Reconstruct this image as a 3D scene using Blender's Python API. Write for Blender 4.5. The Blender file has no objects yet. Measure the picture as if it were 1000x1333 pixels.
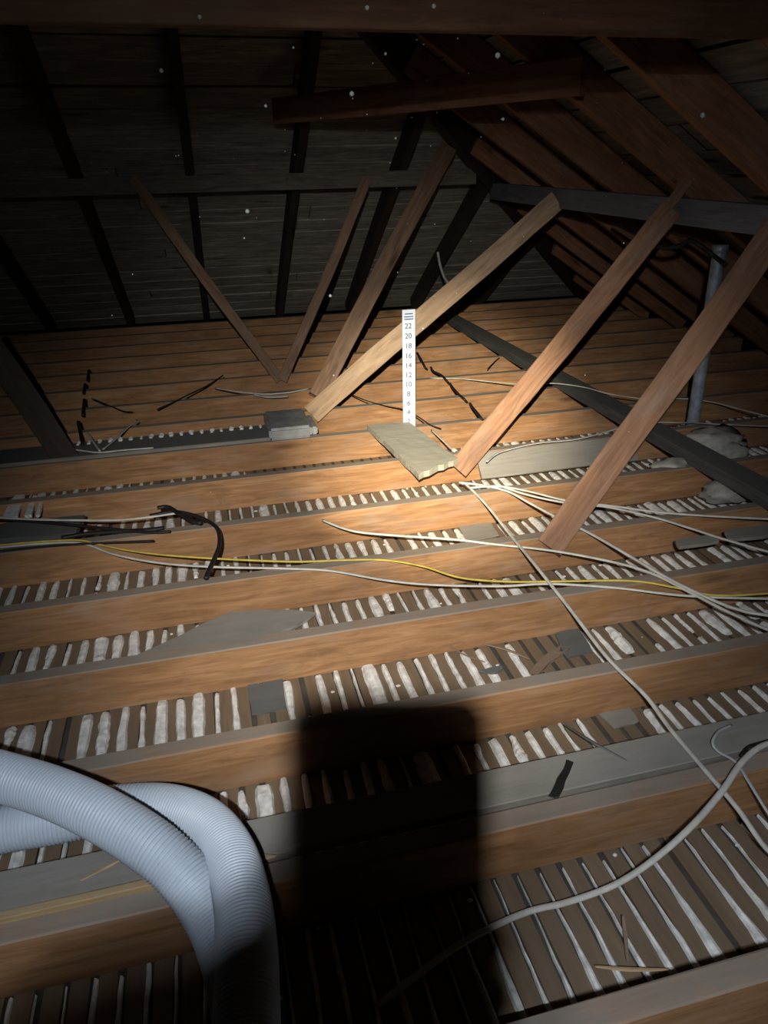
import bpy, bmesh, math, random
from mathutils import Vector, Matrix, noise
C = bpy.context.scene.collection
random.seed(11)

# ---------------------------------------------------------------- camera
YAW, PITCH, ROLL, FPX, CAMZ = math.radians(13.34), math.radians(25.54), math.radians(-1.26), 937.0, 1.161
cy, sy, cp, sp, cr, sr = math.cos(YAW), math.sin(YAW), math.cos(PITCH), math.sin(PITCH), math.cos(ROLL), math.sin(ROLL)
FW = Vector((sy*cp, cy*cp, -sp)); r0 = Vector((cy, -sy, 0)); u0 = r0.cross(FW)
RT = cr*r0 + sr*u0; UP = -sr*r0 + cr*u0
CAM = Vector((0, 0, CAMZ))
cam = bpy.data.objects.new('camera', bpy.data.cameras.new('camera')); C.objects.link(cam)
cam.matrix_world = Matrix(((RT.x, UP.x, -FW.x, CAM.x), (RT.y, UP.y, -FW.y, CAM.y), (RT.z, UP.z, -FW.z, CAM.z), (0, 0, 0, 1)))
cam.data.sensor_fit = 'HORIZONTAL'; cam.data.sensor_width = 36; cam.data.lens = 36*FPX/1000
cam.data.clip_start = 0.01; cam.data.clip_end = 60
bpy.context.scene.camera = cam

# ---------------------------------------------------------------- world, lights, exposure
w = bpy.data.worlds.new('world'); bpy.context.scene.world = w; w.use_nodes = True
w.node_tree.nodes['Background'].inputs[0].default_value = (.5, .55, .7, 1)
w.node_tree.nodes['Background'].inputs[1].default_value = 0.0001
vs = bpy.context.scene.view_settings
vs.view_transform = 'Standard'; vs.look = 'None'; vs.gamma = 1; vs.use_curve_mapping = False; vs.exposure = 0.0

def loc_cam(x, y, z):            # a place given from the camera: right, up, forward (metres)
    return CAM + RT*x + UP*y + FW*z
HOT = Vector((1.00, 3.12, 0.03))
def lamp(name, pos, aim, power, angle, blend, size, col):
    l = bpy.data.lights.new(name, 'SPOT'); l.energy = power; l.spot_size = math.radians(angle); l.spot_blend = blend
    l.shadow_soft_size = size; l.color = col
    o = bpy.data.objects.new(name, l); C.objects.link(o); o.location = pos
    o.rotation_euler = (aim - pos).to_track_quat('-Z', 'Y').to_euler(); return o
LA = loc_cam(-.030, .113, -.366); LB = loc_cam(-.038, .088, -.273)
lamp('head_lamp_beam', LA, HOT, 1450, 24, 1.0, .008, (1, .90, .66))
lamp('head_lamp_halo', LA, HOT + Vector((-.35, -.45, -.05)), 310, 54, 1.0, .008, (1, .95, .84))
lamp('head_lamp_spill', LA, loc_cam(0.1, -.5, 2), 66, 104, 1, .008, (.86, .93, 1))
lamp('head_lamp_flood', LB, loc_cam(0.1, -.5, 2), 30, 104, 1, .010, (.86, .93, 1))

# ---------------------------------------------------------------- pixel helpers (measuring the place)
def ray(x, y): return FW + RT*((x-500)/FPX) - UP*((y-666.5)/FPX)
def atz(x, y, z=0.0):
    r = ray(x, y); t = (z-CAM.z)/r.z; return CAM + r*t
def aty(x, y, Y):
    r = ray(x, y); return CAM + r*(Y/r.y)
def atx(x, y, X):
    r = ray(x, y); return CAM + r*(X/r.x)

# ---------------------------------------------------------------- materials
def nodes(name):
    m = bpy.data.materials.new(name); m.use_nodes = True; nt = m.node_tree
    return m, nt, nt.nodes['Principled BSDF']
def mixc(nt, fac, a, b, kind='MIX'):
    n = nt.nodes.new('ShaderNodeMix'); n.data_type = 'RGBA'; n.blend_type = kind
    for k, v in ((0, fac), (6, a), (7, b)):
        if hasattr(v, 'links'): nt.links.new(v, n.inputs[k])
        else: n.inputs[k].default_value = v if k == 0 else (*v, 1)
    return n.outputs[2]
def ramp(nt, src, stops):
    n = nt.nodes.new('ShaderNodeValToRGB'); nt.links.new(src, n.inputs[0])
    e = n.color_ramp.elements
    while len(e) < len(stops): e.new(.5)
    for q, (p, c) in zip(e, stops): q.position = p; q.color = (*c, 1) if len(c) == 3 else c
    return n.outputs[0]
def math_n(nt, op, a, b=None, clamp=False):
    n = nt.nodes.new('ShaderNodeMath'); n.operation = op; n.use_clamp = clamp
    for k, v in ((0, a), (1, b)):
        if v is None: continue
        if hasattr(v, 'links'): nt.links.new(v, n.inputs[k])
        else: n.inputs[k].default_value = v
    return n.outputs[0]
def coords(nt, scale, off=True):
    tc = nt.nodes.new('ShaderNodeTexCoord'); mp = nt.nodes.new('ShaderNodeMapping'); mp.inputs['Scale'].default_value = scale
    src = tc.outputs['Object']
    if off:
        oi = nt.nodes.new('ShaderNodeObjectInfo'); v = nt.nodes.new('ShaderNodeVectorMath'); v.operation = 'ADD'
        s = math_n(nt, 'MULTIPLY', oi.outputs['Random'], 37.0); nt.links.new(src, v.inputs[0]); nt.links.new(s, v.inputs[1]); src = v.outputs[0]
    nt.links.new(src, mp.inputs[0]); return mp.outputs[0]
def tex(nt, vec, scale, detail=5, rough=.6, dist=0):
    n = nt.nodes.new('ShaderNodeTexNoise'); nt.links.new(vec, n.inputs[0]); n.inputs['Scale'].default_value = scale
    n.inputs['Detail'].default_value = detail; n.inputs['Roughness'].default_value = rough; n.inputs['Distortion'].default_value = dist
    return n.outputs[0]
def bump(nt, b, h, strength=.3, dist=.003):
    n = nt.nodes.new('ShaderNodeBump'); n.inputs['Strength'].default_value = strength; n.inputs['Distance'].default_value = dist
    nt.links.new(h, n.inputs['Height']); nt.links.new(n.outputs[0], b.inputs['Normal'])
def wood(name, dark, mid, light, dust=(.22, .205, .185), dust_amt=.85, knots=True, rough=.75, grain_axis=0):
    m, nt, b = nodes(name)
    s = [14, 14, 14]; s[grain_axis] = 1.2
    v = coords(nt, s); g = tex(nt, v, 3.0, 8, .65, 1.2)
    col = ramp(nt, g, [(.3, dark), (.5, mid), (.72, light)])
    v2 = coords(nt, (1.6, 5, 5) if grain_axis == 0 else (5, 1.6, 5)); big = tex(nt, v2, 1.0, 3)
    col = mixc(nt, ramp(nt, big, [(.35, (0, 0, 0)), (.7, (.6, .6, .6))]), col, tuple(c*.55 for c in mid), 'MIX')
    if knots:
        st = tex(nt, coords(nt, (3.2, 9, 9) if grain_axis == 0 else (9, 3.2, 9)), 1.3, 6, .7, .6)
        col = mixc(nt, ramp(nt, st, [(.52, (0, 0, 0)), (.72, (.7, .7, .7))]), col, tuple(c*.45 for c in mid))
        st2 = tex(nt, coords(nt, (2, 6, 6)), 1.9, 4, .6, .3)
        col = mixc(nt, ramp(nt, st2, [(.5, (0, 0, 0)), (.75, (.45, .45, .45))]), col, (mid[0]*.95, mid[0]*.72, mid[0]*.58))
        vk = coords(nt, (1.5, 7, 7) if grain_axis == 0 else (7, 1.5, 7)); vo = nt.nodes.new('ShaderNodeTexVoronoi'); nt.links.new(vk, vo.inputs[0]); vo.inputs['Scale'].default_value = 1.1
        col = mixc(nt, ramp(nt, vo.outputs['Distance'], [(.05, (.75, .75, .75)), (.16, (0, 0, 0))]), col, tuple(c*.35 for c in dark))
    # settled dust on faces that look up
    ge = nt.nodes.new('ShaderNodeNewGeometry'); sx = nt.nodes.new('ShaderNodeSeparateXYZ'); nt.links.new(ge.outputs['Normal'], sx.inputs[0])
    d = ramp(nt, sx.outputs['Z'], [(.45, (0, 0, 0)), (.8, (1, 1, 1))])
    dn = tex(nt, coords(nt, (9, 9, 9)), 1.5, 6); dn = ramp(nt, dn, [(.25, (.55, .55, .55)), (.6, (1, 1, 1))])
    f = math_n(nt, 'MULTIPLY', math_n(nt, 'MULTIPLY', d, dn), dust_amt)
    col = mixc(nt, f, col, dust)
    nt.links.new(col, b.inputs['Base Color']); b.inputs['Roughness'].default_value = rough; b.inputs['Specular IOR Level'].default_value = .25
    bump(nt, b, g, .35, .002); return m
def plain(name, col, var=.25, scale=20, rough=.7, metal=0, spec=.3, bumpd=.001):
    m, nt, b = nodes(name)
    n = tex(nt, coords(nt, (1, 1, 1)), scale, 5)
    c = ramp(nt, n, [(.3, tuple(x*(1-var) for x in col)), (.7, tuple(min(1, x*(1+var)) for x in col))])
    nt.links.new(c, b.inputs['Base Color']); b.inputs['Roughness'].default_value = rough; b.inputs['Metallic'].default_value = metal
    b.inputs['Specular IOR Level'].default_value = spec
    if bumpd: bump(nt, b, n, .4, bumpd)
    return m
M = {
 'joist': wood('old_fir', (.20, .10, .046), (.33, .172, .080), (.47, .27, .14)),
 'strut': wood('strut_fir', (.13, .075, .05), (.21, .125, .08), (.30, .19, .13), dust=(.24, .19, .15), dust_amt=.5),
 'strut_light': wood('strut_pale_fir', (.24, .15, .09), (.38, .26, .17), (.50, .37, .26), dust=(.3, .25, .2), dust_amt=.4),
 'strut_red': wood('strut_red_fir', (.16, .08, .045), (.27, .14, .08), (.37, .22, .14), dust=(.22, .19, .17), dust_amt=.6),
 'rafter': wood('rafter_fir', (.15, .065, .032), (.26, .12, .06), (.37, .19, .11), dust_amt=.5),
 'tie': wood('tie_fir', (.06, .028, .014), (.11, .052, .025), (.17, .085, .042), dust_amt=.5),
 'purlin': wood('purlin_grey', (.10, .10, .11), (.17, .17, .185), (.24, .24, .26), dust=(.2, .2, .2), knots=False),
 'purlin_back': wood('purlin_brown', (.07, .058, .045), (.14, .12, .095), (.22, .19, .155), dust_amt=.3),
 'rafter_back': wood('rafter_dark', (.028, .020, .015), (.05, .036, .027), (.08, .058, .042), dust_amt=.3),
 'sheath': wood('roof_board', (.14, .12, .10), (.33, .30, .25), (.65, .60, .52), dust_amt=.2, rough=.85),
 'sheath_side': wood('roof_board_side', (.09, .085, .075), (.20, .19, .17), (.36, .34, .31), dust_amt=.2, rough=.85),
 'grey': wood('weathered_grey', (.13, .12, .105), (.24, .22, .195), (.34, .31, .28), dust=(.25, .238, .215), dust_amt=.75),
 'pale_board': wood('pale_weathered', (.22, .20, .16), (.36, .34, .28), (.50, .47, .40), dust=(.36, .34, .29), dust_amt=.7, knots=False),
 'greyd': wood('dusty_dark_grey', (.05, .05, .052), (.09, .09, .093), (.13, .13, .135), dust=(.13, .13, .125), dust_amt=.8, knots=False),
 'tan': wood('fresh_split', (.30, .19, .09), (.45, .31, .16), (.58, .43, .26), dust_amt=.2, knots=False),
 'lath': wood('lath_wood', (.11, .068, .036), (.19, .122, .068), (.27, .18, .11), dust=(.17, .135, .098), dust_amt=.6, knots=False, grain_axis=1),
 'key': plain('plaster_key', (.68, .67, .65), .3, 45, .95, bumpd=.004),
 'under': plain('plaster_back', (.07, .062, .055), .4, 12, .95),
 'chunk': plain('grey_mortar', (.30, .295, .27), .35, 18, .95, bumpd=.01),
 'hose': plain('hose_plastic', (.46, .52, .60), .06, 8, .42, spec=.45, bumpd=0),
 'white_cable': plain('white_cable', (.50, .48, .44), .2, 25, .55),
 'grey_cable': plain('grey_cable', (.36, .36, .36), .2, 25, .6),
 'yellow_cable': plain('yellow_cable', (.52, .40, .08), .2, 25, .55),
 'black_cable': plain('black_cable', (.018, .015, .015), .3, 25, .55),
 'metal': plain('galvanised', (.30, .31, .32), .3, 14, .5, .5, bumpd=.001),
 'pipe': plain('lead_grey_pipe', (.30, .34, .40), .35, 30, .5, .35, bumpd=.002),
 'ruler': plain('ruler_card', (.44, .50, .60), .05, 10, .6, bumpd=0),
 'ink': plain('ruler_ink', (.03, .06, .16), .1, 10, .6, bumpd=0),
 'ink_faded': plain('ruler_grey_ink', (.045, .06, .09), .1, 10, .6, bumpd=0),
 'dust': plain('dust_mote', (.25, .28, .27), .1, 10, .9, bumpd=0),
 'phone': plain('phone_black', (.02, .02, .022), .1, 10, .4, bumpd=0),
 'skin': plain('skin', (.45, .27, .19), .1, 10, .6, bumpd=0),
 'sleeve': plain('sleeve_cloth', (.03, .035, .045), .3, 60, .95),
}

# ---------------------------------------------------------------- builders
def link(name, bm, mat, parent=None, smooth=False):
    me = bpy.data.meshes.new(name); bmesh.ops.recalc_face_normals(bm, faces=bm.faces); bm.to_mesh(me); bm.free()
    if smooth:
        for p in me.polygons: p.use_smooth = True
    me.materials.append(mat)
    return link_me(name, me, parent)
def link_me(name, me, parent=None):
    o = bpy.data.objects.new(name, me); C.objects.link(o)
    if parent: o.parent = parent
    return o
def tag(o, label, cat, group=None):
    o['label'] = label; o['category'] = cat
    if group: o['group'] = group
    return o
def thing(name, label, cat, loc=(0, 0, 0), group=None):
    o = bpy.data.objects.new(name, None); C.objects.link(o); o.location = loc; o.empty_display_size = .05
    return tag(o, label, cat, group)
def structure(o): o['kind'] = 'structure'; return o
def board_bm(L, w, h, segs=12, ch=.002, wob=.0015, seed=0, ragged=0.0, bm=None, taper0=1.0, taper1=1.0):
    """board lying along +X from 0 to L, w wide (Y), h high (Z), centred on the axis, with eased edges and slight warp"""
    rnd = random.Random(seed); bm = bm or bmesh.new(); rings = []
    a, b = w/2, h/2
    prof = [(-a+ch, -b), (a-ch, -b), (a, -b+ch), (a, b-ch), (a-ch, b), (-a+ch, b), (-a, b-ch), (-a, -b+ch)]
    ph = rnd.uniform(0, 9)
    for i in range(segs+1):
        x = L*i/segs; k = i/segs
        oy = wob*math.sin(ph+3.1*k*2)*1.5; oz = wob*math.cos(ph*1.7+4.3*k)
        s = taper0 + (taper1-taper0)*k
        ring = []
        for (y, z) in prof:
            e = rnd.uniform(-ragged, ragged) if i in (0, segs) else 0
            ring.append(bm.verts.new((x+e, y*s+oy+rnd.uniform(-wob, wob)*.4, z*s+oz+rnd.uniform(-wob, wob)*.4)))
        rings.append(ring)
    for i in range(segs):
        for j in range(8):
            bm.faces.new((rings[i][j], rings[i][(j+1) % 8], rings[i+1][(j+1) % 8], rings[i+1][j]))
    bm.faces.new(rings[0][::-1]); bm.faces.new(rings[-1]); return bm
def frame(p, q, up):
    x = (q-p).normalized(); y = up.cross(x).normalized(); z = x.cross(y)
    return Matrix(((x.x, y.x, z.x, p.x), (x.y, y.y, z.y, p.y), (x.z, y.z, z.z, p.z), (0, 0, 0, 1)))
def beam(name, p, q, w, h, mat, up=Vector((0, 0, 1)), parent=None, **kw):
    p, q = Vector(p), Vector(q)
    o = link(name, board_bm((q-p).length, w, h, **kw), mat, parent); o.matrix_world = frame(p, q, Vector(up)); return o
def smooth_path(pts, n=8):
    P = [Vector(p) for p in pts]; P = [P[0]*2-P[1]] + P + [P[-1]*2-P[-2]]; out = []
    for i in range(1, len(P)-2):
        a, b, c, d = P[i-1], P[i], P[i+1], P[i+2]
        for k in range(n):
            t = k/n
            out.append(.5*((2*b)+(c-a)*t+(2*a-5*b+4*c-d)*t*t+(-a+3*b-3*c+d)*t**3))
    out.append(P[-2]); return out
def tube_bm(path, rad, sides=8, flat=1.0, bm=None, rfun=None):
    bm = bm or bmesh.new(); rings = []; n = len(path); up = Vector((0, 0, 1)); dist = 0
    for i, p in enumerate(path):
        t = (path[min(i+1, n-1)]-path[max(i-1, 0)]).normalized()
        s = t.cross(up)
        if s.length < .05: s = t.cross(Vector((0, 1, 0)))
        s.normalize(); u = s.cross(t)
        if i: dist += (p-path[i-1]).length
        r = rfun(i, dist) if rfun else rad
        rings.append([bm.verts.new(p + s*math.cos(2*math.pi*k/sides)*r + u*math.sin(2*math.pi*k/sides)*r*flat) for k in range(sides)])
    for i in range(n-1):
        for k in range(sides):
            bm.faces.new((rings[i][k], rings[i][(k+1) % sides], rings[i+1][(k+1) % sides], rings[i+1][k]))
    bm.faces.new(rings[0][::-1]); bm.faces.new(rings[-1]); return bm
def blob_bm(size, seed=0, sub=3, amp=.35, freq=2.5):
    bm = bmesh.new(); bmesh.ops.create_icosphere(bm, subdivisions=sub, radius=1)
    for v in bm.verts:
        n = noise.noise(v.co*freq+Vector((seed*7.1, seed*3.3, 0))) + .5*noise.noise(v.co*freq*2.3+Vector((0, seed*5.1, 2)))
        v.co *= 1+amp*n
        v.co.z = max(v.co.z, -.55)
        v.co = Vector((v.co.x*size[0], v.co.y*size[1], v.co.z*size[2]))
    return bm

# ---------------------------------------------------------------- the floor: plaster ceiling seen from above, laths, plaster keys
H = .137; XE, XW, YE, YN = 3.58, -4.58, 6.5, -.35; SL = math.radians(32.5); T = math.tan(SL)
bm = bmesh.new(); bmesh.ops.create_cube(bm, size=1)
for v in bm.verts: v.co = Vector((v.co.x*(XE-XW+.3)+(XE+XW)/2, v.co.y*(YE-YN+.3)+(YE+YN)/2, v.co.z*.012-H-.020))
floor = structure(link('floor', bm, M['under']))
PITCHX = .0476; X0 = atz(671, 1137.5, -H).x
lath_me = []
for s in range(5):
    rb = board_bm(YE-YN, .034, .007, segs=14, ch=.001, wob=.0010, seed=s)
    for v in rb.verts: v.co = Vector((v.co.y, v.co.x, v.co.z))
    bmesh.ops.recalc_face_normals(rb, faces=rb.faces)
    me = bpy.data.meshes.new('lath'); rb.to_mesh(me); rb.free(); me.materials.append(M['lath']); lath_me.append(me)
i0 = int((-2.9-X0)/PITCHX); i1 = int((3.7-X0)/PITCHX)
for i in range(i0, i1):
    o = link_me('lath', lath_me[i % 5], floor); o.location = (X0+(i+.5)*PITCHX+random.uniform(-.001, .001), YN, -H-.004+random.uniform(-.001, .001))

JY = [.165, .545, .915, 1.292, 1.655, 2.012, 2.416, 2.853, 3.269, 3.68, 4.09, 4.49, 4.90, 5.30, 5.70, 6.10, 6.44]
JT = .045
# places without plaster keys, as X ranges per bay (front joist index)
def xr(a, b, y): return (atz(a, y, -H).x, atz(b, y, -H).x)
SKIP = {3: [xr(318, 372, 905), xr(722, 752, 845)], 2: [xr(762, 830, 940)], 5: [xr(596, 648, 695)], 7: [(.1, .98)],
        8: [(.15, 1.9), (-3, -1.9)], 4: [xr(-30, 20, 850)], 6: [(-2.2, -.75)]}
THIN = {1: .45}
def key_bm(x, ya, yb, wid, rnd, bm=None, thin_far=False):
    bm = bm or bmesh.new(); n = 11; rings = []; wv = wid*rnd.uniform(.75, 1.15); cx = x
    for i in range(n+1):
        k = i/n; y = ya+(yb-ya)*k
        wv = max(wid*.45, min(wid*1.5, wv+rnd.uniform(-.22, .22)*wid)); cx += rnd.uniform(-.0016, .0016); cx = x+(cx-x)*.9
        ww = wv*((1-.78*min(1, k*1.45)) if thin_far else 1); hh = .005+.22*ww
        if i in (0, n): ww *= .85; hh *= .6
        c = [(-.5, -.002), (-.32, hh*.8), (0.05, hh), (.36, hh*.7), (.5, -.002)]
        rings.append([bm.verts.new((cx+a*ww, y+rnd.uniform(-.002, .002), -H+z+rnd.uniform(-.0012, .0012))) for a, z in c])
    for i in range(n):
        for j in range(4): bm.faces.new((rings[i][j], rings[i][j+1], rings[i+1][j+1], rings[i+1][j]))
        bm.faces.new((rings[i][4], rings[i][0], rings[i+1][0], rings[i+1][4]))
    bm.faces.new(rings[0][::-1]); bm.faces.new(rings[-1]); return bm
count = 0; rest = bmesh.new(); rnd = random.Random(5)
for b in range(0, len(JY)-1):
    ya, yb = JY[b]+JT, JY[b+1]
    for i in range(i0, i1):
        x = X0+i*PITCHX
        if any(a < x < c for a, c in SKIP.get(b, [])): continue
        if rnd.random() < .04: continue
        wid = rnd.choice((.012, .016, .018, .020, .022, .025, .030))
        if b == 1: wid = rnd.choice((.015, .019, .022, .025)) if x > .1 else .007
        if b == 0: wid = .008
        segs = [(ya, yb)]
        if rnd.random() < .22 and b != 1:
            m_ = ya+(yb-ya)*rnd.uniform(.3, .7); segs = [(ya, m_-.012), (m_+.012, yb)]
        if rnd.random() < .15: segs = [segs[0]] if rnd.random() < .5 else [segs[-1]]
        vis = 1 <= b <= 6 and abs(x-.55*(yb-.3)*.35-.35) < .62+.55*yb
        for (p, q) in segs:
            p -= .004; q -= rnd.uniform(0, .02)*(q-p > .1)
            if vis and count < 300 and len(segs) == 1:
                link('plaster_key', key_bm(x, p, q, wid, rnd, thin_far=(b == 1 and x > .1)), M['key'], floor); count += 1
            else: key_bm(x, p, q, wid, rnd, rest, thin_far=(b == 1 and x > .1))
o = link('plaster_keys', rest, M['key'], floor); o['kind'] = 'stuff'

# ---------------------------------------------------------------- joists
ORD = ['first', 'second', 'third', 'fourth', 'fifth', 'sixth', 'seventh', 'eighth', 'ninth', 'tenth', 'eleventh', 'twelfth', 'thirteenth', 'fourteenth', 'fifteenth', 'sixteenth', 'seventeenth']
JL = ['brown ceiling joist just below the bottom edge of the photo, nearest of all',
      'ceiling joist cut by the bottom right corner, nearest one in view',
      'orange brown ceiling joist right in front of the long grey plank, second from the bottom',
      'ceiling joist just behind the long grey plank and its plaster stripes, third from the bottom',
      'ceiling joist whose face ends where the rounded dark shadow begins, fourth from the bottom',
      'ceiling joist with the wedge shaped grey offcut lying behind it, fifth from the bottom',
      'orange ceiling joist on which the third brown diagonal prop from the left foot stands, sixth from the bottom',
      'orange ceiling joist behind the black cable bundle, seventh from the bottom',
      'bright orange ceiling joist below the flat grey duct, eighth from the bottom',
      'ceiling joist at the foot of the pale prop, ninth from the bottom']
JL[6] = 'orange ceiling joist just behind the thick prop foot, sixth from the bottom'
jm = []
for s in range(4):
    bm = board_bm(XE+.2-(-4.45), JT, H, segs=24, ch=.003, wob=.0022, seed=20+s)
    me = bpy.data.meshes.new('ceiling_joist'); bmesh.ops.recalc_face_normals(bm, faces=bm.faces); bm.to_mesh(me); bm.free(); me.materials.append(M['joist']); jm.append(me)
for k, Y in enumerate(JY):
    o = link_me('ceiling_joist', jm[k % 4]); o.location = (-4.45, Y+JT/2, -H/2)
    tag(o, JL[k] if k < len(JL) else 'dim brown ceiling joist far back in the attic, %s from the bottom' % ORD[k-1], 'joist', 'ceiling joists running from left to right')
# butt joint: short sistered piece and splice cracks
# ---------------------------------------------------------------- roof
XR, YR, ZR = (XE+XW)/2, YE-(XE-XW)/2, (XE-XW)/2*T     # ridge end
roof = bpy.data.objects.new('ceiling', None); C.objects.link(roof); structure(roof)
RH = .14
def slab(pts, n, th, mat, name, parent, rn):
    """a four-cornered board: pts around its lower face, n its outward normal"""
    bm = bmesh.new(); pts = [Vector(p)+n*rn.uniform(0, .006) for p in pts]; pts = [p+Vector((rn.uniform(-.003, .003),)*3) for p in pts]
    # origin at first point, local X along the board for the grain
    x = (pts[1]-pts[0]).normalized(); z = n; y = z.cross(x).normalized(); R = Matrix((x, y, z)).transposed().to_4x4(); R.translation = pts[0]
    inv = R.inverted(); lo = [bm.verts.new(inv @ p) for p in pts]; hi = [bm.verts.new(inv @ (p+n*th)) for p in pts]
    bm.faces.new(lo[::-1]); bm.faces.new(hi)
    for i in range(4): bm.faces.new((lo[i], lo[(i+1) % 4], hi[(i+1) % 4], hi[i]))
    o = link(name, bm, mat, parent); o.matrix_world = R; return o
rn = random.Random(3)
BW = .165; n = 0
nb = Vector((0, math.sin(SL), math.cos(SL))); nr = Vector((math.sin(SL), 0, math.cos(SL))); nl = Vector((-math.sin(SL), 0, math.cos(SL)))
s = -.30
smax = (XE-XW)/2/math.cos(SL)+.1
while s < smax:
    e = min(s+BW-rn.uniform(.006, .018), smax)
    ts, te = s*math.cos(SL), e*math.cos(SL); zs, ze = s*math.sin(SL), e*math.sin(SL)
    # back slope, split into two lengths of board
    xl0, xr0, xl1, xr1 = XW+ts, XE-ts, XW+te, XE-te
    if xr1 > xl1:
        cut = rn.uniform(-.9, 2.0)
        cuts = [(xl0, xl1)]
        if xl1+.3 < cut < xr1-.3: cuts.append((cut, cut))
        cuts.append((xr0, xr1))
        for (a, a1), (b, b1) in zip(cuts, cuts[1:]):
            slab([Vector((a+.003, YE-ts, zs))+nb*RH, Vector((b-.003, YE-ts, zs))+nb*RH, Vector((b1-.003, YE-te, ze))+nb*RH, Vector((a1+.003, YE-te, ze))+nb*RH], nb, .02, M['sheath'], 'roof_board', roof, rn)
    # right and left slopes
    for X_, sg, nn in ((XE, 1, nr), (XW, -1, nl)):
        y0, y1 = YE-ts, YE-te
        cut = rn.uniform(1.2, 3.2)
        cuts = [(YN-.3, YN-.3)] + ([(cut, cut)] if cut < y1-.2 else []) + [(max(y0, YR), max(y1, YR))]
        for (a, a1), (b, b1) in zip(cuts, cuts[1:]):
            P0 = [Vector((X_-sg*ts, a+.003, zs))+nn*RH, Vector((X_-sg*ts, b-.003, zs))+nn*RH, Vector((X_-sg*te, b1-.003, ze))+nn*RH, Vector((X_-sg*te, a1+.003, ze))+nn*RH]
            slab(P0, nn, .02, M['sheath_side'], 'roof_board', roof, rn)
    s += BW
beam('ridge_board', (XR, YR, ZR+.02), (XR, YN-.3, ZR+.02), .03, .2, M['rafter'], parent=roof, seed=4)
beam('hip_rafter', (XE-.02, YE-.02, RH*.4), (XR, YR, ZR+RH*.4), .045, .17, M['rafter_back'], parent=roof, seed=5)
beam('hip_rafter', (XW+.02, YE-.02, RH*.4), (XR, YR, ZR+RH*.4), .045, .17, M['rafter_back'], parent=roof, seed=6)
def rafter(base, horiz, run, nn, w, h, mat, seed):
    """rafter whose underside rises from base; horiz = horizontal direction of rise"""
    p = Vector(base) + nn*(h/2); q = p + Vector(horiz)*run + Vector((0, 0, run*T))
    p2 = p - Vector(horiz)*.1 - Vector((0, 0, .1*T))
    return beam('roof_rafter', p2, q, w, h-.004, mat, up=nn, seed=seed, segs=10)
BL = {-2.52: 'far left', -1.89: 'at the left edge of the photo', -1.26: 'second from the left edge', -.62: 'behind the top of the left leaning thin prop',
      .01: 'right of the left leaning thin prop', .64: 'left of the thin prop in the middle', 1.28: 'between the thin prop and the wide prop',
      1.90: 'right of the wide brown prop top', 2.52: 'behind the pale prop near the back right corner'}
for k, X in enumerate(sorted(BL)):
    run = (XE-X if X > XR else X-XW)-.04
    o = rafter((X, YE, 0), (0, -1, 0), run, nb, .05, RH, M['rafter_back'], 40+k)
    tag(o, 'dark roof rafter on the back slope, '+BL[X], 'rafter', 'rafters of the back roof slope')
RL = [(4.53, 'first from the back corner above the grey purlin'), (3.97, 'second from the back corner above the grey purlin'),
      (3.36, 'above the top of the pale prop'), (2.80, 'above the head of the red brown prop'), (2.27, 'running over the right end of the grey purlin'),
      (1.71, 'in the top right corner of the photo'), (5.10, 'below the grey purlin, third nearest the corner'), (5.66, 'below the grey purlin, second nearest the corner'), (6.12, 'lowest and nearest the back corner')]
for k, (Y, lb) in enumerate(RL):
    run = min(YE-Y, (XE-XW)/2)-.04
    o = rafter((XE, Y+.023, 0), (-1, 0, 0), run, nr, .045, RH, M['rafter'], 60+k)
    tag(o, 'reddish rafter of the right slope, '+lb, 'rafter', 'rafters of the right roof slope')
# purlins
PX, PYB = 1.93, 4.70
o = beam('roof_purlin', (PX, YN, .926), (PX, YE-(XE-PX)-.02, 1.013), .045, .098, M['purlin'], seed=71, segs=14); tag(o, 'dusty dark grey purlin crossing under the right slope rafters', 'purlin')
o = beam('roof_purlin', (-2.6, PYB, 1.100), (XE-(YE-PYB)-.03, PYB, 1.100), .04, .09, M['purlin_back'], seed=72, segs=14); tag(o, 'brown purlin crossing the back slope above the thin props', 'purlin')

# collar ties
o = beam('collar_tie', (-2.6, 1.66, 1.508), (1.30, 1.66, 1.508), .04, .20, M['tie'], seed=73, segs=14); tag(o, 'reddish brown tie beam running across the very top of the photo', 'beam')
a = Vector((1.36, 2.62, 1.43)); d = Vector((-.5, .866, 0))
o = beam('collar_tie', a, a+d*1.78, .035, .115, M['rafter'], seed=74, segs=8); tag(o, 'dim brown tie board ending at the right slope rafters near the top', 'beam')
a2 = Vector((1.60, 1.92, 1.40)); 

# strongback lying on the joists
o = beam('stringer_plank', (1.965, .9, .029), (1.965, 6.2, .029), .115, .052, M['greyd'], seed=75, segs=14); tag(o, 'dark grey timber laid across the joist tops on the right, running back', 'beam')

# ---------------------------------------------------------------- props (struts)
def strut(p, q, w, h, mat, label, seed, face=None, t0=1.0):
    p, q = Vector(p), Vector(q); mid = (p+q)/2
    up = face or (CAM-mid)
    o = beam('roof_prop', p, q, w, h, mat, up=up, seed=seed, segs=16, wob=.0025, ch=.003, ragged=.006)
    tag(o, label, 'prop', 'props under the roof purlins'); return o
strut((.40, 4.44, -.02), (-.30, 4.66, 1.13), .06, .035, M['strut'], 'thin brown prop leaning left, leftmost of those near the middle', 81)
strut((.42, 4.42, -.02), aty(478, 234, 4.64), .06, .04, M['strut'], 'thin brown prop leaning slightly right, beside the left leaning one', 82)
strut(atz(412, 516), aty(583, 192, 4.50), .10, .045, M['strut'], 'wide brown prop rising from the duct box to the hip corner', 83)
strut(atz(405, 540, .0), atx(724, 262, 1.90), .105, .045, M['strut_light'], 'pale brown prop behind the white ruler, reaching the grey purlin', 84)
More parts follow.
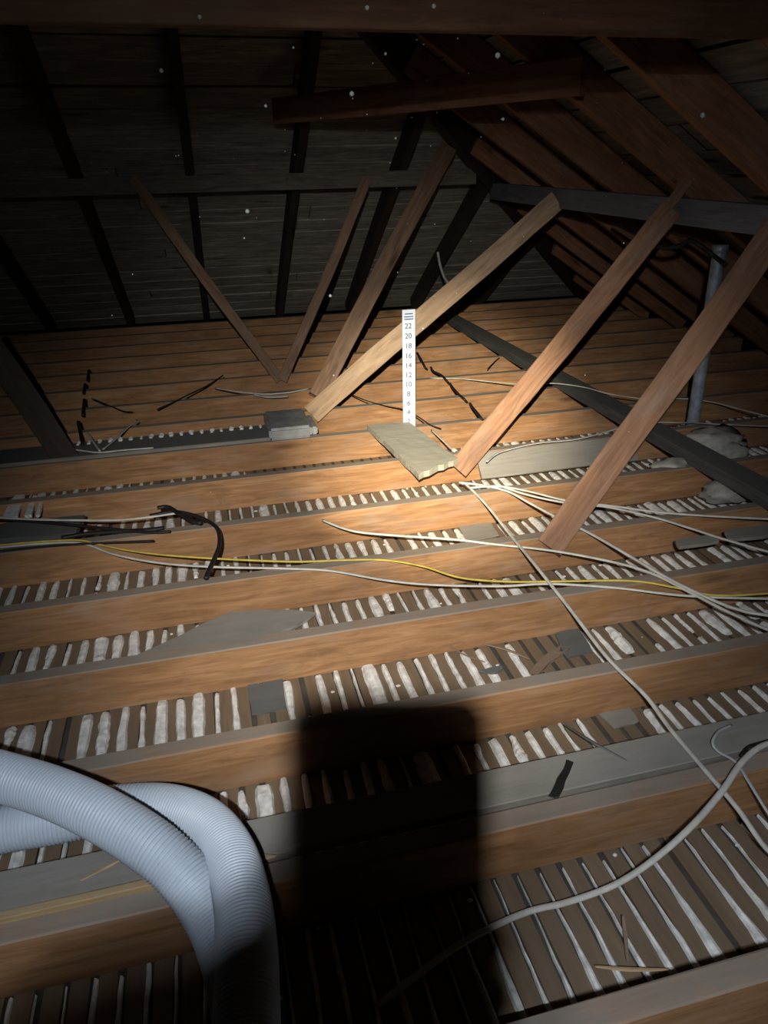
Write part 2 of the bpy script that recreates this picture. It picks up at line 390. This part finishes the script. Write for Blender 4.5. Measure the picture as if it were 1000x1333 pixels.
ep = strut(atz(597, 612, -.02), atx(874, 274, 1.87), .092, .045, M['strut_red'], 'red brown prop beside the broken grey board, reaching past the grey purlin', 85)
_p, _q = atz(597, 612, -.02), atx(874, 274, 1.87); _d = (_q-_p).normalized(); _s = (CAM-(_p+_q)/2).cross(_d).normalized()
_f = frame(_q-_d*.01+_s*.022, _q+_d*.14+_s*.022, CAM-(_p+_q)/2)
nk = link('notched_end', board_bm(.135, .042, .040, segs=4, seed=7, ragged=.004), M['strut_red'], ep); nk.matrix_basis = ep.matrix_basis.inverted() @ _f
strut(atz(716, 714, -.02), Vector((1.86, 2.12, 1.0)), .093, .05, M['strut_red'], 'thick brown prop nearest the camera, cut off by the right edge', 86)
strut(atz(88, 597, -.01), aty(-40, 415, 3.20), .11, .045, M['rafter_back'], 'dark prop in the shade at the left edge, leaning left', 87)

# ---------------------------------------------------------------- planks and offcuts
def flat(name, xa, xb, ya, yb, z, th, mat, label, cat='plank', seed=0, **kw):
    o = beam(name, ((xa), (ya+yb)/2, z), ((xb), (ya+yb)/2, z), yb-ya, th, mat, seed=seed, segs=14, **kw); return tag(o, label, cat)
flat('long_plank', -1.45, 2.2, .977, 1.070, -.014, .022, M['grey'], 'long weathered grey plank behind the second joist from the bottom', seed=90, ragged=.02)
flat('split_strip', -1.3, -.02, .955, .972, .004, .016, M['tan'], 'fresh tan splintered strip on the grey plank edge below the hose', 'wood strip', seed=91, ragged=.03)
o = beam('dusty_plank', (atz(612, 590).x+.02, 2.80, -.045), (1.87, 2.80, -.045), .13, .014, M['grey'], up=Vector((0, -.66, .75)), seed=92, segs=14, ragged=.01); tag(o, 'dusty grey board leaning on the joist face right of the broken board', 'plank')
# broken board under the ruler
bp = [atz(478, 556, .02), atz(532, 552, .02), atz(596, 600, .03), atz(545, 620, .03)]
bm = bmesh.new(); NX, NY = 8, 14; gridt = []; rq = random.Random(9)
for j in range(NY+1):
    v = j/NY; row = []
    for i in range(NX+1):
        u = i/NX; p = (bp[0].lerp(bp[1], u)).lerp(bp[3].lerp(bp[2], u), v)
        if j in (0, NY): p = p + Vector((0, rq.uniform(-.007, .007), 0))
        if i in (0, NX): p = p + Vector((rq.uniform(-.002, .002), 0, 0))
        p.z += .0015*noise.noise(Vector((u*6, v*10, 1)))
        row.append(p)
    gridt.append(row)
tv = [[bm.verts.new(p+Vector((0, 0, .012))) for p in r] for r in gridt]; bv = [[bm.verts.new(p-Vector((0, 0, .014))) for p in r] for r in gridt]
for j in range(NY):
    for i in range(NX):
        bm.faces.new((tv[j][i], tv[j][i+1], tv[j+1][i+1], tv[j+1][i])); bm.faces.new((bv[j][i], bv[j+1][i], bv[j+1][i+1], bv[j][i+1]))
for i in range(NX):
    bm.faces.new((tv[0][i], bv[0][i], bv[0][i+1], tv[0][i+1])); bm.faces.new((tv[NY][i], tv[NY][i+1], bv[NY][i+1], bv[NY][i]))
for j in range(NY):
    bm.faces.new((tv[j][0], tv[j+1][0], bv[j+1][0], bv[j][0])); bm.faces.new((tv[j][NX], bv[j][NX], bv[j+1][NX], tv[j+1][NX]))
tag(link('broken_board', bm, M['pale_board']), 'broken grey board end lying across two joists under the white ruler', 'board')

def plate(name, pix, z, th, mat, label, cat, jag=.004):
    bm = bmesh.new(); P0 = [atz(x, y, z) for x, y in pix]; P = []; rj = random.Random(len(label))
    for a_, b_ in zip(P0, P0[1:]+P0[:1]):
        for k in range(4 if jag else 1):
            j_ = Vector((rj.uniform(-jag, jag), rj.uniform(-jag, jag), 0)) if k else Vector()
            P.append(a_.lerp(b_, k/4)+j_)
    lo = [bm.verts.new(p) for p in P]; hi = [bm.verts.new(p+Vector((0, 0, th))) for p in P]; n_ = len(P)
    bm.faces.new(lo[::-1]); bm.faces.new(hi)
    for i in range(n_): bm.faces.new((lo[i], lo[(i+1) % n_], hi[(i+1) % n_], hi[i]))
    bmesh.ops.bevel(bm, geom=[e for e in bm.edges], offset=min(.002, th*.3), segments=1, affect='EDGES')
    return tag(link(name, bm, mat), label, cat)
plate('wedge_offcut', [(175, 858), (300, 800), (372, 797), (412, 801), (380, 822), (300, 842), (215, 862)], -H+.022, .012, M['grey'], 'wedge shaped grey board offcut lying in the bay left of centre', 'board')
plate('metal_strap', [(737, 990), (747, 993), (727, 1040), (714, 1037)], .002, .004, M['black_cable'], 'short dark flat strip on the long grey plank', 'debris')
plate('square_offcut', [(322, 893), (368, 884), (373, 924), (328, 932)], -H+.003, .004, M['greyd'], 'dark square patch board in the bay left of the rounded shadow', 'board')
plate('bark_piece', [(622, 876), (650, 868), (655, 872), (646, 878)], -H+.03, .006, M['greyd'], 'small dark chip in the bay above the rounded shadow', 'debris')
plate('split_offcut', [(688, 876), (720, 848), (734, 840), (728, 852), (742, 846), (712, 868), (700, 880)], -H+.03, .008, M['strut'], 'forked dark wood splinter in the bay right of the rounded shadow', 'debris')
plate('grey_patch_board', [(0, 688), (112, 676), (100, 700), (0, 708)], -.03, .02, M['greyd'], 'dark slab under the cables at the left edge', 'board')
plate('left_plaster_offcut', [(3, 676), (20, 648), (33, 647), (24, 676)], -.02, .012, M['key'], 'wide pale plaster offcut at the left edge above the cables', 'debris')
plate('plaster_offcut', [(32, 674), (44, 648), (49, 648), (42, 674)], -.02, .012, M['key'], 'narrow pale plaster offcut second from the left edge above the cables', 'debris')
plate('plaster_offcut', [(47, 673), (53, 650), (58, 650), (52, 673)], -.02, .012, M['key'], 'narrow pale plaster offcut third from the left edge above the cables', 'debris')
plate('dust_patch', [(596, 684), (640, 682), (650, 698), (606, 706)], -H+.003, .005, M['grey'], 'grey dusty slab in the bay below the broken board', 'board')
plate('dust_patch', [(722, 826), (752, 818), (772, 850), (738, 858)], -H+.003, .005, M['greyd'], 'grey dusty slab in the bay where the long diagonal cable crosses', 'board')
plate('dust_patch', [(768, 918), (806, 908), (832, 940), (800, 950)], -H+.003, .005, M['grey'], 'grey dusty slab in the bay just behind the long grey plank', 'board')
plate('shim_piece', [(942, 694), (1005, 686), (1005, 700), (950, 706)], .0, .012, M['grey'], 'small grey shim on the joist at the right edge below the white lump', 'debris')
plate('shim_piece', [(878, 706), (930, 700), (936, 708), (884, 716)], .0, .012, M['grey'], 'small grey shim on the joist left of the right edge one', 'debris')
def stick(pix, z, r, mat, label, seed=0, flat_=.6):
    P = smooth_path([atz(x, y, zz) for (x, y), zz in zip(pix, z)], 4)
    k = len(P); return tag(link('splinter', tube_bm(P, r, 5, flat_, rfun=lambda i, d: r*(.35+.65*math.sin(math.pi*min(1, (i+.6)/k)))), mat), label, 'splinter')
stick([(736, 944), (775, 968), (816, 990)], (-.04, 0, .006), .0045, M['greyd'], 'dark thin splinter lying from the plaster stripes onto the grey plank')
stick([(105, 1146), (140, 1128), (172, 1110)], (.006, .01, .012), .004, M['tan'], 'tan splinter lying on the grey plank below the hoses')
stick([(775, 1258), (820, 1262), (872, 1262)], (-H+.024,)*3, .004, M['tan'], 'pinkish splinter lying flat across the plaster stripes at the bottom right')
stick([(811, 1192), (815, 1222), (817, 1252)], (-H+.05, -H+.03, -H+.02), .004, M['strut_red'], 'brown splinter standing up in the bottom right bay')
stick([(565, 824), (600, 850), (632, 862)], (-H+.028,)*3, .003, M['strut'], 'brown splinter among the plaster stripes above the shadow corner')
stick([(628, 838), (660, 846), (690, 858)], (-H+.03,)*3, .005, M['strut'], 'dark brown splinter beside the forked splinter')

# ---------------------------------------------------------------- flat duct with box on the left
dt = thing('flat_duct', 'flat grey sheet metal duct with an end box, left of the props on the joists', 'duct', (.33, 3.40, 0))
def part(name, bm, mat, parent, smooth=False):
    o = link(name, bm, mat, parent, smooth); o.matrix_parent_inverse = Matrix.Translation(-parent.location); return o
def box_bm(x0, x1, y0, y1, z0, z1, bev=.004):
    bm = bmesh.new(); bmesh.ops.create_cube(bm, size=1)
    for v in bm.verts: v.co = Vector(((x0+x1)/2+v.co.x*(x1-x0), (y0+y1)/2+v.co.y*(y1-y0), (z0+z1)/2+v.co.z*(z1-z0)))
    if bev: bmesh.ops.bevel(bm, geom=list(bm.edges), offset=bev, segments=2, affect='EDGES')
    return bm
part('duct_body', box_bm(-2.3, .23, 3.285, 3.50, .001, .010), M['greyd'], dt)
part('lip', box_bm(-2.3, .23, 3.272, 3.284, .002, .018, .002), M['grey'], dt)
for k in range(22):
    x_ = .20-k*.0476
    part('plaster_drip', key_bm(x_, 3.455, 3.50, .018, rnd), M['key'], dt).location.z += H+.008
part('end_box', box_bm(.225, .43, 3.262, 3.56, .001, .062, .012), M['metal'], dt)
part('flange', box_bm(.432, .462, 3.30, 3.50, .001, .040, .006), M['metal'], dt)

# ---------------------------------------------------------------- pale lumps on the right
for k, (x, y, z, sz, lb) in enumerate([(925, 577, .0, (.17, .09, .07), 'big pale grey mortar lump between joists at the right'), (952, 590, -.02, (.07, .07, .05), 'small pale lump hanging over the joist right of the big one'),
                                       (875, 606, -.01, (.09, .05, .03), 'flat pale piece below the big lump, left of the grey timber'), (948, 640, -.05, (.12, .07, .05), 'pale wedge lump in front of the grey timber at the right')]):
    c = atz(x, y, z); o = link('mortar_lump', blob_bm(sz, k+1), M['chunk'], smooth=True); o.location = c; tag(o, lb, 'lump', 'pale mortar lumps at the right')
rr = random.Random(8); dbm = bmesh.new()
for i in range(260):
    x, y = rr.uniform(-1.6, 2.8), rr.uniform(.5, 4.0)
    z = -H+.006; r_ = rr.uniform(.002, .006)
    m4 = Matrix.Translation((x, y, z)) @ Matrix.Diagonal((r_*rr.uniform(.7, 1.8), r_, r_*.6, 1))
    bmesh.ops.create_icosphere(dbm, subdivisions=1, radius=1, matrix=m4)
o = link('plaster_crumbs', dbm, M['key']); o['kind'] = 'stuff'; tag(o, 'small plaster crumbs scattered between the joists', 'crumbs')

# ---------------------------------------------------------------- vent pipe
pp = Vector((2.30, 3.00, 0)); 
pb = atz(905, 548, -.10); pt_ = Vector((2.23, 2.90, .83)); pb = Vector((2.27, 2.93, -.13))
pi = thing('vent_pipe', 'grey vertical vent pipe rising behind the thick prop at the right', 'pipe', (pb.x, pb.y, -.13))
path = [pb.lerp(pt_, k/20) for k in range(21)]
part('tube', tube_bm(path, .029, 20), M['pipe'], pi, True)
part('collar', tube_bm([pb.lerp(pt_, .965), pb.lerp(pt_, 1.0)], .034, 20), M['pipe'], pi, True)
part('flashing', tube_bm([Vector((pb.x, pb.y, -.133)), Vector((pb.x, pb.y, -.125))], .06, 20), M['metal'], pi)

# ---------------------------------------------------------------- ruler
ru = thing('depth_ruler', 'white upright depth ruler with blue numbers behind the broken board', 'ruler', (.911, 3.262, 0))
part('strip', box_bm(.911-.031, .911+.031, 3.2605, 3.2635, -.06, .572, .0008), M['ruler'], ru)
def text(s, x, z, size, mat, name='numeral', parent=ru):
    cu = bpy.data.curves.new(name, 'FONT'); cu.body = s; cu.size = size; cu.align_x = 'CENTER'; cu.align_y = 'CENTER'; cu.extrude = .0008
    t = bpy.data.objects.new(name, cu); me = bpy.data.meshes.new_from_object(t); bpy.data.objects.remove(t); me.materials.append(mat)
    o = link_me(name, me, parent); o.matrix_basis = Matrix.Translation(-parent.location) @ Matrix.Translation((x, 3.2594, z)) @ Matrix.Rotation(math.pi/2, 4, 'X')
    return o
for k in range(11):
    text(str(2*(k+1)) if k else '2', .908, .035+k*.0462, .034, M['ink_faded'])
for zz, ww in ((.553, .04), (.540, .044), (.529, .044)):
    part('header_line', box_bm(.911-ww/2, .911+ww/2, 3.2595, 3.2604, zz-.0022, zz+.0022, 0), M['ink'], ru)
tk = bmesh.new()
for k in range(48):
    z = .01+k*.0116
    if z > .515: break
    wd = .010 if k % 4 == 0 else .005
    bmesh.ops.create_cube(tk, size=1, matrix=Matrix.Translation((.939-wd/2, 3.2602, z)) @ Matrix.Diagonal((wd, .0006, .0012, 1)))
o = part('tick_marks', tk, M['ink'], ru)

# ---------------------------------------------------------------- hoses
def hose(name, pts, r, label):
    P = smooth_path(pts, 60)
    # resample evenly: four rings per rib
    L = [0]
    for a_, b_ in zip(P, P[1:]): L.append(L[-1]+(b_-a_).length)
    step = .0018; out = []; j = 0; d_ = 0
    while d_ < L[-1]:
        while L[j+1] < d_: j += 1
        out.append(P[j].lerp(P[j+1], (d_-L[j])/(L[j+1]-L[j]))); d_ += step
    prof = (0, .0034, .0050, .0034)
    return tag(link(name, tube_bm(out, r, 40, rfun=lambda i, d: r-.0045+prof[i % 4]), M['hose'], smooth=True), label, 'hose')
def hp(l): return [atz(x, y, z) for x, y, z in l]
RHO = .045
hose('vacuum_hose', hp([(-90, 985, .13), (0, 1010, .136), (70, 1032, .138), (135, 1062, .138), (195, 1100, .12), (240, 1140, .09), (275, 1190, .062), (300, 1250, .048), (320, 1340, .046), (324, 1430, .046)]), RHO,
     'white corrugated hose lying on top at the left edge, curving down under the other')
hose('vacuum_hose', hp([(-90, 1108, .046), (0, 1080, .046), (80, 1066, .046), (150, 1053, .046), (215, 1052, .050), (265, 1070, .065), (297, 1108, .09), (314, 1165, .115), (321, 1235, .13), (321, 1335, .136), (321, 1430, .136)]), RHO,
     'white corrugated hose passing under the other at left and over it at the bottom')

# ---------------------------------------------------------------- cables
def cable(pix, z, r, mat, label, flat_=.7, name='cable', cat='cable', sag=True):
    P = []
    for k, q in enumerate(pix):
        zz = q[2] if len(q) > 2 else z
        P.append(atz(q[0], q[1], zz))
    if pix[0][0] < -20: P.insert(0, P[0]+(P[0]-P[1]).normalized()*1.2)
    if pix[-1][0] > 1020:
        d_ = (P[-1]-P[-2]); d_.z = 0; P[-1].z = max(P[-1].z, .008); P.append(P[-1]+d_.normalized()*.6+Vector((.05, 0, 0))); P.append(P[-1]+Vector((.55, -.03, 0)))
    P = smooth_path(P, 7)
    return tag(link(name, tube_bm(P, r, 8, flat_), M[mat], smooth=True), label, cat)
cable([(420, 677), (445, 687), (470, 693), (515, 697), (560, 700), (600, 703), (640, 708), (720, 717), (800, 732), (850, 747), (900, 772), (960, 802), (1040, 835)], .010, .0055, 'white_cable', 'white cable starting below the centre and sweeping right along the joists')
cable([(598, 628), (630, 632), (662, 640), (690, 655), (724, 673), (764, 692), (810, 718), (856, 745), (900, 768), (960, 793), (1030, 806)], .017, .006, 'white_cable', 'white cable crossing behind the thick prop foot to the right edge bundle')
cable([(612, 635), (650, 633), (690, 640), (740, 652), (800, 659), (860, 667), (930, 672), (1040, 677)], .024, .0055, 'white_cable', 'white cable running level behind the thick prop to the right edge')
cable([(655, 634), (690, 645), (740, 655), (790, 660), (850, 673), (900, 688), (950, 704), (1040, 728)], .018, .0055, 'white_cable', 'white cable dropping below the level one right of the thick prop')
cable([(-40, 713), (40, 706), (100, 703), (130, 709), (165, 716), (210, 722), (280, 727), (380, 731), (450, 729), (500, 729), (550, 737), (600, 752), (660, 757), (715, 757), (820, 756), (880, 765), (935, 775), (1040, 770)], .008, .0045, 'yellow_cable', 'yellow cable running across the whole picture along the joists')
cable([(-40, 716), (50, 708), (105, 707), (150, 722), (210, 733), (280, 738), (370, 740), (430, 743), (500, 755), (560, 761), (650, 763), (715, 760), (800, 765), (900, 776), (1040, 781)], .006, .005, 'white_cable', 'white cable running across the picture just below the yellow one')
cable([(-40, 722), (30, 714), (90, 709), (130, 707), (200, 704)], .012, .005, 'black_cable', 'thin black cable under the yellow cable at the left edge')
cable([(604, 628, .01), (622, 645, .012), (640, 665, .014), (665, 697, .016), (690, 727, .03), (740, 790, .012), (790, 855, .014), (840, 905, .012), (872, 948, .006), (920, 1005, .012), (960, 1052, .008), (1005, 1112, -.02), (1060, 1180, -.05)], 0, .0058, 'white_cable', 'long grey white cable running diagonally from the broken board to the right edge')
cable([(1060, 960, .03), (1000, 968, .03), (968, 990, .03), (940, 1030, .02), (900, 1076, .0), (850, 1120, -.05), (800, 1152, -.09), (740, 1174, -.105), (690, 1186, -.11), (640, 1207, -.11), (590, 1235, -.11), (545, 1268, -.11), (490, 1310, -.11)], 0, .0068, 'white_cable', 'thick white cable curving through the bottom right bay into the shadow')
cable([(1060, 1150, -.1), (1000, 1058, -.02), (975, 1018, .008), (958, 992, .012), (935, 978, .012), (928, 966, .02), (936, 952, .02), (952, 944, .01)], 0, .0035, 'grey_cable', 'thin grey wire with a small loop at its end near the right edge')
cable([(1060, 945, .01), (1000, 964, .01), (975, 972, .012), (965, 984, .015)], 0, .0035, 'black_cable', 'short thin black wire at the right edge on the grey plank')
cable([(-40, 674), (20, 677), (70, 681), (120, 686), (160, 690), (200, 693), (222, 692)], .016, .007, 'black_cable', 'black cable at the left edge running right to the dark bundle')
cable([(-40, 671), (20, 675), (80, 677), (150, 677), (195, 673), (230, 668)], .028, .0055, 'white_cable', 'grey white cable beside the black one at the left edge')
cable([(195, 671), (225, 666), (250, 670), (272, 679), (284, 690), (286, 708), (280, 725), (273, 740), (268, 753)], .026, .008, 'black_cable', 'thick black cable end arching down across a joist left of centre')
cable([(205, 661), (218, 660), (232, 668), (250, 678), (262, 681)], .035, .010, 'black_cable', 'stubby black cable end poking up from the dark bundle')
cable([(80, 700), (110, 695), (150, 692), (190, 690), (214, 687)], .010, .010, 'black_cable', 'dark bundle piece lying on the joist left of the black arch')
cable([(560, 492, .0), (600, 493), (640, 497), (680, 500, .03), (720, 499, .066), (760, 504, .068), (790, 512, .066), (820, 517, .03), (850, 520), (890, 519), (930, 524), (965, 533), (1040, 552)], .012, .0048, 'white_cable', 'white cable far back running behind both right props')
cable([(634, 601), (645, 592), (660, 586), (700, 577), (750, 572), (790, 562, .04), (815, 555, .066), (850, 550, .068), (885, 550, .066), (915, 551), (950, 553), (1040, 556)], .03, .0045, 'grey_cable', 'grey cable rising from the red brown prop foot towards the right edge')
cable([(440, 505), (470, 519), (500, 528), (525, 533), (545, 543), (560, 553), (574, 558)], .012, .004, 'black_cable', 'thin dark wire passing in front of the ruler foot')
cable([(562, 560), (575, 572), (592, 588)], .012, .0045, 'white_cable', 'short white wire between ruler and red brown prop foot')
for k, (p, lb) in enumerate([([(546, 464), (553, 477)], 'topmost'), ([(564, 483), (574, 488), (582, 496)], 'second'), ([(589, 504), (597, 513), (605, 520)], 'third'), ([(615, 530), (621, 537), (627, 545)], 'lowest')]):
    cable([(p[0][0]-3, p[0][1]-5, -.03)] + [(x, y, .01) for x, y in p] + [(p[-1][0]+3, p[-1][1]+4, -.03)], 0, .008, 'black_cable', 'short black cable piece right of the ruler, %s of the four' % lb)
cable([(635, 480), (645, 470), (650, 466)], .01, .004, 'black_cable', 'tiny dark wire right of the ruler under the pale prop')
for k, (p, lb) in enumerate([([(116, 482), (114, 495)], 'topmost'), ([(111, 500), (109, 512)], 'second'), ([(110, 520), (108, 541)], 'third'), ([(102, 549), (108, 580)], 'lowest')]):
    cable([(x, y, .012) for x, y in p], 0, .009, 'black_cable', 'upright black cable piece in the left background, %s of the four' % lb)
cable([(120, 519), (140, 527), (160, 535), (172, 536)], .012, .004, 'black_cable', 'thin dark wire right of the upright black pieces')
cable([(205, 533), (225, 524), (245, 514), (270, 502), (290, 489)], .014, .0055, 'black_cable', 'dark twig like wire left of the thin props')
cable([(134, 585), (150, 572), (165, 558), (178, 547)], .03, .005, 'grey_cable', 'grey wire end sticking up right at the left duct end')
cable([(130, 587), (122, 576), (117, 568), (112, 562)], .03, .005, 'white_cable', 'white wire end sticking up left at the left duct end')
cable([(96, 585), (110, 587), (130, 589), (160, 586), (200, 583)], .022, .005, 'white_cable', 'white wire tail lying flat on the left end of the duct')
cable([(280, 505), (310, 510), (345, 513), (375, 511), (402, 506)], .012, .0055, 'white_cable', 'white cable behind the prop feet left of the pale prop')
cable([(330, 514), (350, 517), (375, 516)], .010, .008, 'grey_cable', 'short grey flat wire below the white cable behind the prop feet')
P = [aty(570, 328, 4.9), aty(573, 345, 4.9), aty(578, 360, 4.92), aty(584, 372, 4.95), aty(581, 392, 5.0), atz(578, 413)]
tag(link('cable', tube_bm(smooth_path(P), .009, 8), M['grey_cable'], smooth=True), 'grey wire hanging from the back slope above the ruler', 'cable')
P = [atx(800, 290, 1.98), atx(835, 308, 2.0), atx(862, 322, 2.05), atx(885, 320, 2.1), atx(898, 313, 2.12), atx(912, 320, 2.15), atx(928, 332, 2.2), atx(945, 345, 2.22)]
tag(link('cable', tube_bm(smooth_path(P), .011, 8), M['black_cable'], smooth=True), 'black cable draped in a wave under the grey purlin at the right', 'cable')

# airborne dust caught in the light
dm = bmesh.new(); rd = random.Random(21)
spots = [(430, 385, 2.2, 5), (502, 70, 1.5, 5), (210, 92, 1.5, 7), (458, 122, 1.6, 8), (648, 72, 1.4, 9), (322, 275, 1.8, 7), (318, 310, 1.8, 3), (915, 150, 1.4, 8), (565, 8, 1.2, 7), (260, 22, 1.2, 6), (346, 138, 1.6, 5), (515, 180, 2, 4), (478, 10, 1.2, 7), (655, 155, 1.8, 5), (596, 50, 1.5, 3), (382, 62, 1.4, 4)]
for i in range(110): spots.append((rd.uniform(60, 980), abs(rd.gauss(0, 190))+5, rd.uniform(1.3, 2.4), rd.uniform(.8, 2.2)))
for x, y, dd, rp in spots:
    c = CAM + ray(x, y)*dd; r_ = rp*dd/FPX*.45
    bmesh.ops.create_icosphere(dm, subdivisions=1, radius=r_, matrix=Matrix.Translation(c))
o = link('floating_dust', dm, M['dust'], smooth=True); o['kind'] = 'stuff'; tag(o, 'specks of dust floating in the beam under the roof', 'dust')

# ---------------------------------------------------------------- phone and the hand that holds it, just behind the view
CM = cam.matrix_world.copy()
ph = thing('phone', 'dark phone held up behind the view, its rounded shadow falls on the joists', 'phone', tuple(loc_cam(-.022, -.058, -.010)))
bm = bmesh.new(); rc = .012; pts = []
x0, x1, y0, y1 = -.064, .018, -.134, .019
for (cx_, cy_, a0) in ((x1-rc, y1-rc, 0), (x0+rc, y1-rc, 90), (x0+rc, y0+rc, 180), (x1-rc, y0+rc, 270)):
    for k in range(7):
        a_ = math.radians(a0+k*15); pts.append((cx_+rc*math.cos(a_), cy_+rc*math.sin(a_)))
A = [bm.verts.new(CM @ Vector((x, y, .006))) for x, y in pts]; B = [bm.verts.new(CM @ Vector((x, y, .014))) for x, y in pts]
bm.faces.new(A); bm.faces.new(B[::-1])
for i in range(len(A)): bm.faces.new((A[i], B[i], B[(i+1) % len(A)], A[(i+1) % len(A)]))
part('body', bm, M['phone'], ph)
for (lx, ly) in ((0.0, 0.0),):
    bm = bmesh.new(); ring = []
    for rr_, z in ((.009, .0061), (.009, .0035), (.0075, .0035), (.0075, .0055)):
        ring.append([bm.verts.new(CM @ Vector((lx+rr_*math.cos(k*math.pi/8), ly+rr_*math.sin(k*math.pi/8), z))) for k in range(16)])
    for a_, b_ in zip(ring, ring[1:]):
        for k in range(16): bm.faces.new((a_[k], a_[(k+1) % 16], b_[(k+1) % 16], b_[k]))
    part('lens_ring', bm, M['metal'], ph)
def skinned(name, chains, mat, parent):
    me = bpy.data.meshes.new(name); V = []; E_ = []; Rd = []
    for ch in chains:
        prev = None
        for q in ch:
            if isinstance(q, int): prev = q; continue
            V.append(CM @ Vector(q[:3])); Rd.append(q[3])
            if prev is not None: E_.append((prev, len(V)-1))
            prev = len(V)-1
    me.from_pydata(V, E_, []); o = bpy.data.objects.new(name, me); C.objects.link(o)
    md = o.modifiers.new('skin', 'SKIN'); md.use_smooth_shade = True
    for i, sv in enumerate(me.skin_vertices[0].data): sv.radius = (Rd[i], Rd[i]); sv.use_root = (i == 0)
    o.modifiers.new('sub', 'SUBSURF').levels = 1
    dg = bpy.context.evaluated_depsgraph_get(); m2 = bpy.data.meshes.new_from_object(o.evaluated_get(dg)); bpy.data.objects.remove(o)
    for p in m2.polygons: p.use_smooth = True
    m2.materials.clear(); m2.materials.append(mat)
    o = link_me(name, m2, parent); o.matrix_parent_inverse = Matrix.Translation(-parent.location); return o
hd = thing('person', 'hand in dark sleeve gripping the phone from the left behind the view', 'person', tuple(loc_cam(-.17, -.33, -.12)))
# local frame: x right, y up, z towards the photographer; forearm from lower left, palm behind the phone, fingers round its right edge
skinned('hand', [
  [(-.235, -.205, .080, .036), (-.170, -.132, .050, .036), (-.128, -.092, .036, .040), (-.092, -.074, .030, .036), (-.058, -.085, .028, .028)],
  [3, (-.086, -.078, .026, .013), (-.082, -.062, .020, .011), (-.070, -.052, .0185, .010), (-.056, -.046, .018, .0085)],
  [4, (-.030, -.085, .026, .0095), (.000, -.080, .024, .0085), (.020, -.078, .014, .008), (.0215, -.078, .002, .0075), (.012, -.077, -.004, .007)],
  [4, (-.030, -.100, .026, .0095), (.002, -.100, .024, .0085), (.0215, -.099, .013, .008), (.0230, -.098, .001, .0075), (.012, -.097, -.0045, .007)],
  [3, (-.035, -.120, .027, .0095), (.002, -.120, .024, .0085), (.0205, -.119, .013, .008), (.0220, -.118, .001, .0072), (.012, -.117, -.004, .0068)],
  [3, (-.040, -.138, .028, .009), (-.006, -.140, .025, .008), (.0170, -.138, .014, .007), (.0200, -.136, .002, .0065), (.012, -.135, -.0035, .006)],
], M['skin'], hd)
skinned('sleeve', [[(-.222, -.192, .072, .040), (-.270, -.240, .105, .047), (-.345, -.240, .15, .055), (-.400, -.320, .20, .058)]], M['sleeve'], hd)
